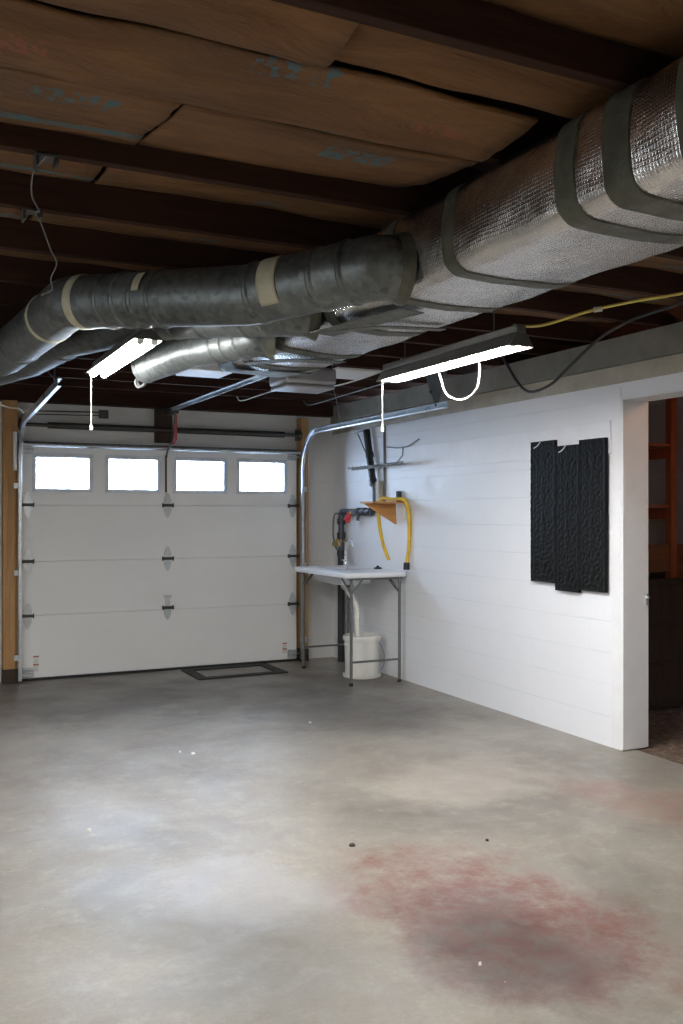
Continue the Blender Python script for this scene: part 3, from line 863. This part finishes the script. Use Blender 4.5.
# ------------------------------------------------------------------ sink table
TX0, TX1, TY0, TY1, TZ = 3.50, 4.10, 7.12, 8.25, .985
t = thing('sink_table', 'white plastic folding utility table with dark steel legs', 'table', (3.8, 7.68, 0))
b = B()
sx0, sx1, sy0, sy1 = 3.66, 3.98, 7.55, 8.08
for (a, c, d, e) in ((TX0, sx0, TY0, TY1), (sx1, TX1, TY0, TY1), (sx0, sx1, TY0, sy0), (sx0, sx1, sy1, TY1)):
    b.box(a, c, d, e, TZ - .048, TZ)
bmesh.ops.remove_doubles(b.bm, verts=b.bm.verts, dist=.0005)
b = B()
b.rings([[(TX0, TY0, TZ - .048), (TX1, TY0, TZ - .048), (TX1, TY1, TZ - .048), (TX0, TY1, TZ - .048)],
         [(TX0, TY0, TZ), (TX1, TY0, TZ), (TX1, TY1, TZ), (TX0, TY1, TZ)],
         [(sx0, sy0, TZ), (sx1, sy0, TZ), (sx1, sy1, TZ), (sx0, sy1, TZ)],
         [(sx0, sy0, TZ - .048), (sx1, sy0, TZ - .048), (sx1, sy1, TZ - .048), (sx0, sy1, TZ - .048)]], cap=False)
q = b.bm.verts; q.ensure_lookup_table()
for i in range(4):
    j = (i + 1) % 4
    b.bm.faces.new((q[i], q[12 + i], q[12 + j], q[j]))
b.make('table_top', 'table_white', t, bevel=.014, seg=3)
b = B()
b.rings([[(sx0 + k, sy0 + k, z), (sx1 - k, sy0 + k, z), (sx1 - k, sy1 - k, z), (sx0 + k, sy1 - k, z)] for k, z in ((-.012, TZ + .003), (.012, TZ + .003), (.02, TZ - .02), (.035, TZ - .13), (.039, TZ - .14), (.012, TZ - .14), (.003, TZ - .05), (-.012, TZ + .0005))], cap=False)
q = b.bm.verts; q.ensure_lookup_table(); b.bm.faces.new([q[16 + i] for i in range(4)])
b.make('sink_basin', 'sink_grey', t, bevel=.006)
LX0, LX1, LY0, LY1 = 3.575, 4.055, 7.17, 8.20
for x in (LX0, LX1):
    for y in (LY0, LY1):
        b = B(); b.tube([(x, y, .012), (x, y, TZ - .05)], .0135, 14)
        lg = b.make('leg', 'leg_metal', t)
        b = B(); b.lathe([(.013, 0), (.018, .002), (.018, .022), (.0145, .026)], (x, y, 0), 14); b.make('foot', 'rubber', lg)
        b = B(); sgn = 1 if y == LY0 else -1
        b.tube([(x, y, TZ - .19), (x, y + sgn * .20, TZ - .05)], .008, 8)
        b.tube([(x, y, TZ - .19), (x + (.12 if x == LX0 else -.12), y, TZ - .05)], .008, 8)
        b.make('brace', 'leg_metal', t)
for y in (LY0, LY1):
    b = B(); b.tube([(LX0, y, .205), (LX1, y, .205)], .010, 10); b.make('crossbar', 'leg_metal', t)
    b = B(); b.box(LX0 - .02, LX1 + .02, y - .014, y + .014, TZ - .066, TZ - .0485); b.make('leg_rail', 'leg_metal', t)
# faucet
b = B(); fx, fy = 4.02, 8.19
t = thing('faucet', 'chrome gooseneck faucet standing at the back of the white table', 'faucet', (fx, fy, TZ))
b.tube(spline([(fx, fy, TZ), (fx, fy, TZ + .10), (fx - .005, fy - .02, TZ + .20), (fx - .02, fy - .08, TZ + .255), (fx - .03, fy - .20, TZ + .255), (fx - .04, fy - .26, TZ + .20)], 8), .012, 12)
b.make('spout', 'chrome', t)
b = B(); b.lathe([(.030, 0), (.030, .008), (.020, .014), (.017, .06), (.012, .07)], (fx, fy, TZ + .0005), 20); b.tube([(fx, fy, TZ + .045), (fx - .05, fy - .02, TZ + .06)], .006, 8); b.make('valve_body', 'chrome', t)
# small black thing on the table by the wall
b = B(); b.lathe([(.035, 0), (.04, .004), (.034, .014), (.015, .018), (.013, .03), (.004, .032)], (4.045, 7.56, TZ + .0005), 24)
tag(b.make('drain_stopper', 'black_plastic'), 'small black stopper lying on the white table under the yellow hose', 'stopper')
# bucket
bx, by = 3.875, 7.55
t = thing('bucket', 'white plastic bucket on the floor under the table', 'bucket', (bx, by, 0))
b = B(); b.lathe([(.150, .012), (.154, .03), (.160, .28), (.163, .345), (.155, .345), (.150, .06), (.05, .05)], (bx, by, 0), 48, cap=False)
b.make('body', 'bucket_white', t)
b = B(); b.lathe([(.161, .338), (.172, .338), (.176, .346), (.176, .372), (.170, .385), (.158, .385), (.155, .372), (.155, .345)], (bx, by, 0), 48, cap=False); b.make('rim', 'bucket_white', t)
b = B(); b.lathe([(.02, .0), (.150, .0), (.172, .006), (.177, .02), (.176, .034), (.168, .036), (.160, .018), (.02, .014)], (bx, by, 0), 48); b.make('base', 'bucket_white', t)
for sg in (-1, 1):
    b = B(); b.tube([(bx + sg * .161, by + sg * .01, .31), (bx + sg * .184, by + sg * .011, .31)], .012, 10); b.make('handle_lug', 'bucket_white', t)
b = B()
b.tube(spline([(bx + .182, by + .01, .31), (bx + .195, by - .06, .22), (bx + .17, by - .11, .12), (bx + .12, by - .15, .08)], 6), .0028, 6)
b.make('handle', 'pale_wire', t)
# drain hose
b = B(); pts = spline([(3.83, 7.84, .838), (3.83, 7.838, .81), (3.84, 7.74, .76), (3.875, 7.66, .63), (3.86, 7.62, .50), (3.85, 7.58, .36), (3.85, 7.57, .27)], 16)
rr = [.025 + .0022 * math.sin(i * 2.1) for i in range(len(pts))]
b.tube(pts, rr, 18); tag(b.make('drain_hose', 'hose_white'), 'white drain hose running from the table down into the bucket', 'hose')

# ------------------------------------------------------------------ plumbing on the wall
t = thing('drain_pipe', 'black plumbing pipe with red valve standing in the wall corner', 'pipe', (4.075, 8.41, 0))
b = B(); b.tube(fillet([(4.085, 8.42, 0), (4.085, 8.42, 1.10)], .03), .036, 20); b.make('lower_pipe', 'abs', t)
b = B(); b.tube(fillet([(4.085, 8.42, 1.10), (4.085, 8.42, 1.52), (4.085, 7.74, 1.515)], .05, 8), .030, 20); b.make('upper_pipe', 'abs_blue', t)
for z in (1.10, 1.28, 1.42):
    b = B(); b.tube([(4.085, 8.42, z - .03), (4.085, 8.42, z + .03)], .043, 20); b.make('coupling', 'abs', t, bevel=.003)
for y in (8.02, 7.90, 7.79):
    b = B(); b.tube([(4.085, y - .03, 1.517), (4.085, y + .03, 1.517)], .040, 20); b.make('coupling', 'abs', t, bevel=.003)
b = B(); b.tube([(4.06, 8.14, 1.515), (4.04, 8.14, 1.46)], .014, 10); b.tube([(4.03, 8.14, 1.455), (4.052, 8.14, 1.455)], .03, 14)
v = b.make('valve_body', 'brass', t)
b = B(); b.tube([(4.022, 8.14, 1.455), (4.03, 8.14, 1.455)], .052, 14); b.tube([(4.022, 8.06, 1.47), (4.022, 8.22, 1.44)], .012, 8); b.make('valve_handle', 'red', v)
b = B(); b.tube([(4.06, 7.98, 1.50), (4.05, 7.98, 1.43)], .018, 10); b.make('spigot', 'steel_dark', t)
b = B(); b.tube(spline([(4.10, 8.50, 1.50), (4.06, 8.53, 1.48), (4.05, 8.535, 1.30), (4.06, 8.50, 1.16), (4.08, 8.44, 1.12)], 6), .009, 8); b.make('side_tube', 'pale_wire', t)
b = B(); b.tube([(4.03, 8.42, 1.22), (4.12, 8.42, 1.22)], .028, 12); b.box(4.02, 4.045, 8.35, 8.50, 1.17, 1.21); b.make('fitting', 'brass', t, bevel=.003)
b = B(); b.tube(spline([(4.04, 8.36, .90), (4.01, 8.35, .84), (4.0, 8.36, .80)], 4), .016, 10); b.make('tap', 'brass', t)

t = thing('vent_pipe', 'slanting black pipe on the painted wall under the door track', 'pipe', (4.09, 7.75, 1.58))
b = B(); b.tube(fillet([(4.085, 7.865, 2.30), (4.085, 7.735, 1.80), (4.085, 7.715, 1.77)], .06), .034, 18); b.make('upper_pipe', 'abs', t)
b = B(); b.tube([(4.09, 7.715, 1.79), (4.09, 7.700, 1.59)], .024, 16); b.make('lower_pipe', 'abs_blue', t)
for z, y in ((1.80, 7.736), (2.06, 7.803)):
    b = B(); b.tube([(4.087, y + .007, z + .025), (4.087, y - .007, z - .025)], .040, 18); b.make('coupling', 'abs', t, bevel=.002)
b = B(); b.tube([(4.08, 8.04, 2.28), (4.10, 7.85, 2.02)], .006, 8); b.tube([(4.07, 8.08, 2.29), (4.10, 7.85, 2.305)], .006, 8); b.make('strap', 'steel_dark', t)
b = B(); b.box(4.075, XW, 7.60, 7.665, 1.57, 1.80); tag(b.make('pipe_cover', 'conc_light', bevel=.005), 'grey cover strip beside the slanting black pipe', 'cover')
b = B(); b.tube([(4.1285, 7.585, 1.60), (4.1285, 7.585, 2.32)], .012, 10); tag(b.make('conduit', 'pale_wire'), 'thin grey upright conduit on the painted wall above the plywood shelf', 'conduit')

# wire rack
t = thing('wire_rack', 'long thin wire rack fixed high on the painted block wall', 'rack', (4.08, 7.43, 1.90))
b = B()
for dx, dz in ((0, 0), (-.05, -.004), (-.09, .008)):
    b.tube([(4.03 + dx, 7.97, 1.925 + dz), (4.03 + dx, 6.90, 1.935 + dz)], .007, 8)
for k in range(13):
    y = 6.93 + k * .083
    b.tube([(4.034, y, 1.93), (3.93, y, 1.932), (3.928, y, 1.95)], .0035, 6)
b.make('rails', 'pale_wire', t)
b = B(); b.tube([(4.03, 7.21, 1.93), (4.11, 7.21, 2.02), (4.115, 7.21, 2.10)], .006, 8); b.tube(spline([(4.122, 7.53, 2.118), (4.115, 7.30, 2.095), (4.115, 7.12, 2.10), (4.122, 6.94, 2.15)], 6), .0055, 8); b.make('bracket', 'pale_wire', t)
b = B(); b.tube([(4.139, 6.89, 1.935), (4.129, 6.89, 1.935)], .042, 18); b.tube([(4.13, 6.89, 1.935), (3.94, 6.89, 1.935)], .006, 8); b.make('wall_plate', 'white_paint', t)

# plywood shelf
t = thing('corner_shelf', 'orange plywood bracket shelf on the painted wall', 'shelf', (4.0, 7.3, 1.40))
b = B(); b.box(3.775, 4.138, 7.15, 7.395, 1.590, 1.606); b.make('shelf_board', 'ply', t, smooth=False, bevel=.002)
b = B(); b.prism([(3.785, 1.589), (4.110, 1.589), (4.122, 1.405), (4.106, 1.403)], 'y', 7.335, 7.352); b.make('gusset', 'ply', t, smooth=False, bevel=.002)
b = B(); b.box(4.105, XW - .001, 7.20, 7.30, 1.44, 1.60); b.make('wall_cleat', 'white_paint', t, smooth=False, bevel=.003)
b = B(); b.lathe([(.026, 0), (.027, .09), (.022, .095)], (4.106, 7.27, 1.6065), 18); tag(b.make('plastic_tube', 'black_plastic'), 'short black tube standing on the plywood shelf', 'tube')
# yellow hose over the shelf
t = thing('yellow_hose', 'yellow hose draped over the plywood shelf', 'hose', (4.03, 7.2, 1.01))
b = B(); pts = spline([(4.015, 7.305, 1.085), (3.955, 7.31, 1.20), (3.90, 7.31, 1.36), (3.885, 7.31, 1.48), (3.91, 7.25, 1.60), (3.965, 7.13, 1.648), (4.03, 7.11, 1.615), (4.09, 7.115, 1.53), (4.118, 7.12, 1.38), (4.118, 7.13, 1.20), (4.105, 7.13, 1.05)], 10)
pts = spline([(4.09, 7.43, 1.075), (4.025, 7.43, 1.24), (3.988, 7.43, 1.44), (3.985, 7.432, 1.57), (4.0, 7.395, 1.636), (4.035, 7.28, 1.628), (4.06, 7.19, 1.630), (4.088, 7.125, 1.615), (4.114, 7.108, 1.50), (4.121, 7.11, 1.34), (4.118, 7.115, 1.18), (4.10, 7.12, 1.05)], 10)
b.tube(pts, .0165, 14); b.make('hose', 'yellow', t)
b = B(); b.tube([(4.101, 7.12, 1.065), (4.098, 7.12, 1.0)], .028, 16); b.make('coupling', 'black_plastic', t, bevel=.003)

# ------------------------------------------------------------------ board and carved panels on the wall
b = B(); b.box(XW - .014, XW - .0005, 4.56, 7.30, 1.885, 2.095)
struct(b.make('trim_10', 'board_paint', smooth=False, bevel=.003))

def relief(u, v):
    """carved scroll pattern, mirrored about the middle; u 0..1 across, v 0..4 up"""
    m = abs(u - .5) * 2
    f = v - math.floor(v); c = abs(f - .5) * 2
    r1 = math.hypot((m - .48) * .9, (c - .30) * .95); a1 = math.atan2(c - .30, m - .48)
    r2 = math.hypot((m - .25) * .9, (c - .82) * .95); a2 = math.atan2(c - .82, m - .25)
    s1 = math.cos(r1 * 26 - a1 * 1.0) * math.exp(-r1 * 2.0)
    s2 = math.cos(r2 * 30 + a2 * 2.0) * math.exp(-r2 * 2.6)
    h = .5 + .45 * (s1 + s2)
    if m < .10: h = max(h, .75 - m * 3)
    ey = math.hypot((m - .30) / .09, (c - .06) / .09)
    if ey < 1: h = -.3
    edge = max(0, (m - .90) / .03)
    if m > .90: h = .95
    return max(-.4, min(1, h))
def carved(label, y0, y1, z0, z1, x, tilt=0.0, wire=False):
    t = thing('carved_panel', label, 'wall panel', (x, (y0 + y1) / 2, z0), 'black carved panels on the painted wall')
    b = B(); ny, nz = 44, 160; th = .022
    G = []
    for i in range(ny + 1):
        row = []
        for j in range(nz + 1):
            u, w = i / ny, j / nz
            h = relief(u, w * 4 + .06)
            if w < .012 or w > .988: h = .95
            row.append(b.bm.verts.new((x - th - .0045 * (h + .8 * noise.noise(V((y0 + u * 9, w * 34, 2)))), y0 + (y1 - y0) * u + tilt * (w - .5), z0 + (z1 - z0) * w)))
        G.append(row)
    for i in range(ny):
        for j in range(nz):
            b.bm.faces.new((G[i][j], G[i + 1][j], G[i + 1][j + 1], G[i][j + 1]))
    rim = [G[i][0] for i in range(ny + 1)] + [G[ny][j] for j in range(1, nz + 1)] + [G[i][nz] for i in range(ny - 1, -1, -1)] + [G[0][j] for j in range(nz - 1, 0, -1)]
    back = [b.bm.verts.new((x, v.co.y, v.co.z)) for v in rim]
    for k in range(len(rim)):
        b.bm.faces.new((rim[k], rim[(k + 1) % len(rim)], back[(k + 1) % len(rim)], back[k]))
    b.bm.faces.new(list(reversed(back)))
    b.make('panel', 'black_panel', t, angle=55)
    if wire:
        b = B(); b.tube(spline([(x - .034, y1 - .12, z1 - .004), (x - .036, y1 - .09, z1 - .03), (x - .036, y1 - .05, z1 - .045)], 6), .0035, 6); b.make('hanging_wire', 'zinc', t)
carved('black carved wall panel farthest from the doorway', 5.082, 5.347, 1.018, 2.008, XW - .0145, 0, True)
carved('middle black carved wall panel, hanging lowest of the three', 4.836, 5.076, .972, 1.962, XW - .0145, 0, True)
carved('black carved wall panel nearest the doorway', 4.580, 4.830, .992, 1.988, XW - .0145)

# ------------------------------------------------------------------ cables
def cable(name, label, pts, r, mat, cat='cable', n=10, seg=8):
    b = B(); b.tube(spline(pts, n), r, seg)
    return tag(b.make(name, mat), label, cat)
t = thing('yellow_cable', 'yellow cable strung from the shop light along the ceiling joists', 'cable', (3.0, 3.4, 2.4))
b = B(); b.tube(spline([(2.44, 3.30, 2.322), (2.62, 3.33, 2.345), (2.80, 3.20, 2.405), (2.93, 3.05, 2.43), (3.05, 2.90, 2.445), (3.3, 2.55, 2.50), (3.5, 2.2, 2.56), (3.6, 1.87, 2.612)], 8), .0065, 8); b.make('cable', 'yellow_cable', t)
for p, q in (((2.80, 3.20, 2.405), (2.83, 3.18, 2.409)), ((3.05, 2.90, 2.445), (3.075, 2.87, 2.45))):
    b = B(); b.tube([p, q], .012, 8); b.make('clip', 'white_cable', t)
cable('power_cable', 'black power cord drooping in a loop from the joists above the wall', [(3.6, 5.06, 2.615), (3.6, 4.965, 2.498), (3.6, 4.83, 2.34), (3.6, 4.70, 2.264), (3.6, 4.50, 2.285), (3.6, 4.32, 2.372), (3.6, 4.06, 2.494), (3.6, 3.8, 2.55), (3.6, 3.45, 2.57), (3.6, 3.0, 2.615)], .009, 'black_cable', 'cord')
cable('white_cable', 'white cord hanging in a loop below the shop light', [(2.50, 4.04, 2.27), (2.50, 4.0, 2.20), (2.50, 3.94, 2.10), (2.50, 3.80, 2.055), (2.50, 3.68, 2.09), (2.50, 3.65, 2.18), (2.50, 3.67, 2.27)], .0045, 'white_cable', 'cord')
cable('white_cable', 'slack white cable stapled across the joists above the door track', [(3.30, 5.80, JB - .006), (3.31, 6.0, 2.575), (3.28, 6.79, 2.55), (3.12, 7.2, 2.555), (2.96, 7.43, 2.56), (2.95, 8.2, 2.56), (2.95, 8.36, JB - .006)], .006, 'white_cable')
cable('grey_cable', 'thin grey cable running along the wall top toward the back corner', [(3.60, 5.80, JB - .006), (3.585, 6.58, 2.56), (3.60, 7.4, 2.55), (3.63, 8.17, 2.55), (3.64, 8.36, JB - .006)], .005, 'pale_wire')
cable('ceiling_wire', 'thin wire dangling from two clips on the joists', [(.43, 2.975, 2.612), (.40, 3.06, 2.58), (.42, 3.25, 2.57), (.47, 3.45, 2.585), (.47, 3.54, 2.605), (.50, 3.60, 2.58), (.56, 3.78, 2.54), (.60, 3.90, 2.52), (.585, 3.95, 2.47), (.60, 4.02, 2.44), (.56, 4.05, 2.42)], .0028, 'pale_wire', 'wire')
def clip_box(label, x, y):
    b = B(); b.box(x - .035, x + .035, y - .03, y + .03, JB - .012, JB - .0005); b.box(x - .035, x - .025, y - .03, y + .03, JB - .045, JB - .011); b.box(x + .025, x + .035, y - .03, y + .03, JB - .032, JB - .011)
    tag(b.make('wire_clip', 'black_plastic', bevel=.003), label, 'clip', 'black clips on the joists')
clip_box('black plastic clip on the nearer joist where the thin wire starts', .43, 3.0)
clip_box('black plastic clip on the farther joist that the thin wire passes', .46, 3.56)
cable('duct_wire', 'pale looped wire under the large round pipe near the wood post', [(.62, 6.6, 2.33), (.64, 6.7, 2.26), (.72, 6.8, 2.24), (.80, 6.9, 2.245), (.84, 6.95, 2.22)], .006, 'white_cable', 'wire') 

# old boot of sheet metal between joists and scraps behind the duct
b = B(); b.prism([(1.90, 2.53), (2.24, 2.53), (2.27, 2.617), (1.87, 2.617)], 'y', 6.40, 6.75)
tag(b.make('register_boot', 'fixture_white', smooth=False, bevel=.006), 'pale sheet-metal box under the joists beyond the capped pipe', 'register box')
b = B(); b.box(3.04, 3.42, 6.33, 6.79, 2.600, 2.617)
tag(b.make('ceiling_panel', 'fixture_white', smooth=False, bevel=.003), 'pale flat panel under the joists next to the opener', 'panel')

# bits on the floor
def flake(label, x, y, r, mat, seed):
    b = B(); rnd = random.Random(seed); n = 7
    ring = [(x + r * rnd.uniform(.6, 1.1) * math.cos(2 * PI * k / n), y + r * rnd.uniform(.6, 1.1) * math.sin(2 * PI * k / n)) for k in range(n)]
    b.rings([[(px, py, .0004) for px, py in ring], [(x + (px - x) * .8, y + (py - y) * .8, .007 + .004 * rnd.random()) for px, py in ring]])
    tag(b.make('floor_chip', mat, smooth=False), label, 'chip', 'small chips scattered on the floor')
flake('white chip on the floor nearest the left photo edge', .832, 4.444, .016, 'flake_white', 1)
flake('white chip on the floor, nearer of the close pair before the garage door', 1.681, 5.583, .014, 'flake_white', 2)
flake('white chip on the floor, farther of the close pair before the garage door', 1.621, 5.660, .012, 'flake_white', 3)
flake('dark chip on the floor behind the red stain', 1.865, 3.723, .018, 'flake_dark', 4)
flake('white chip on the floor within the dark oil stain', 1.753, 2.557, .007, 'flake_white', 5)
flake('white chip on the floor between the table and the black frame', 2.684, 6.043, .012, 'flake_white', 6)
flake('dark chip on the floor toward the doorway from the red stain', 2.446, 3.512, .010, 'flake_dark', 7)

# ------------------------------------------------------------------ storage room furniture
t = thing('storage_shelf', 'red-brown wooden shelving unit in the dark storage room', 'shelf', (5.0, 5.5, 0))
b = B(); b.box(5.435, 5.495, 5.33, 5.39, 0, 2.82); b.make('post', 'red_wood', t, smooth=False, bevel=.003)
b = B(); b.box(4.42, 4.47, 5.33, 5.39, 0, 2.82); b.make('post', 'red_wood', t, smooth=False, bevel=.003)
b = B(); b.box(5.435, 5.475, 5.79, 5.85, 0, 2.82); b.make('post', 'red_wood', t, smooth=False, bevel=.003)
for z in (1.545, 2.02, 2.5):
    b = B(); b.box(4.472, 5.433, 5.34, 5.84, z, z + .022); b.make('shelf_board', 'red_wood', t, smooth=False, bevel=.002)
    b = B(); b.box(5.44, 5.47, 5.392, 5.788, z - .09, z - .002); b.make('side_rail', 'red_wood', t, smooth=False, bevel=.002)
b = B(); b.box(4.472, 5.433, 5.345, 5.365, 1.05, 1.26); b.make('front_board', 'brown_board', t, smooth=False, bevel=.002)
b = B(); b.box(5.497, 6.4, 5.40, 5.42, .98, 1.26); b.make('front_board', 'brown_board', t, smooth=False, bevel=.002)
t = thing('storage_cabinet', 'dark low drawer cabinet at the bottom of the storage room shelving', 'cabinet', (5.0, 5.3, 0))
b = B(); b.box(4.50, 6.4, 5.245, 5.325, .02, 1.0); b.make('body', 'dark_wood', t, smooth=False)
for i, (za, zb) in enumerate(((.06, .36), (.385, .66), (.69, .95))):
    b = B(); b.box(4.52, 6.38, 5.232, 5.2445, za, zb); b.make('drawer', 'dark_wood', t, smooth=False, bevel=.004)

# ------------------------------------------------------------------ light and world
w = bpy.data.worlds.new('overcast'); SC.world = w; w.use_nodes = True
bg = w.node_tree.nodes['Background']
bg.inputs[0].default_value = (.60, .77, 1.0, 1); bg.inputs[1].default_value = 34.0
def light(name, kind, loc, energy, col=(1, 1, 1), rot=(0, 0, 0), **kw):
    l = bpy.data.lights.new(name, kind); l.energy = energy; l.color = col
    for k, v in kw.items(): setattr(l, k, v)
    o = bpy.data.objects.new(name, l); COL.objects.link(o); o.location = loc; o.rotation_euler = rot
    return o
for i, (xa, xb) in enumerate(wins):
    l = light('window_portal', 'AREA', ((xa + xb) / 2, DY1 + .03, (WZ0 + WZ1) / 2), 1, rot=(-PI / 2, 0, 0), shape='RECTANGLE', size=xb - xa, size_y=WZ1 - WZ0)
    l.data.cycles.is_portal = True
# the shop lights further back in the garage, behind the camera
light('shop_light_glow', 'AREA', (.6, -.6, 2.42), 95, (1, .96, .91), shape='RECTANGLE', size=.25, size_y=1.2)
light('shop_light_glow', 'AREA', (-1.6, 2.2, 2.42), 50, (1, .97, .93), shape='RECTANGLE', size=.25, size_y=1.2)
# cool fill added on the unseen left to brighten duct and wall
light('side_fill', 'AREA', (XL + .05, 3.2, 1.5), 28, (.82, .91, 1), rot=(0, -PI / 2, 0), shape='RECTANGLE', size=1.0, size_y=1.6)
# the bare bulb in the storage room
light('storage_bulb', 'POINT', (4.78, 3.45, 2.42), 8, (1, .55, .34), shadow_soft_size=.04)

# ------------------------------------------------------------------ camera
cam = bpy.data.cameras.new('camera'); co = bpy.data.objects.new('camera', cam); COL.objects.link(co)
co.location = (0, 0, 1.5); co.rotation_euler = (PI / 2, 0, math.radians(-25.9))
cam.sensor_fit = 'VERTICAL'; cam.sensor_height = 36; cam.lens = 923 / 1024 * 36; cam.shift_y = 1.5 / 1024
cam.clip_start = .05; cam.clip_end = 200
SC.camera = co

for o in bpy.data.objects:
    if '_o' in o: del o['_o']
SC.view_settings.view_transform = 'Standard'
SC.view_settings.look = 'None'
SC.view_settings.gamma = 1
SC.view_settings.use_curve_mapping = False
SC.view_settings.exposure = 0.42
SC.cycles.use_denoising = True
SC.cycles.denoising_prefilter = 'NONE'
SC.cycles.max_bounces = 10
SC.cycles.diffuse_bounces = 6
SC.cycles.sample_clamp_indirect = 6
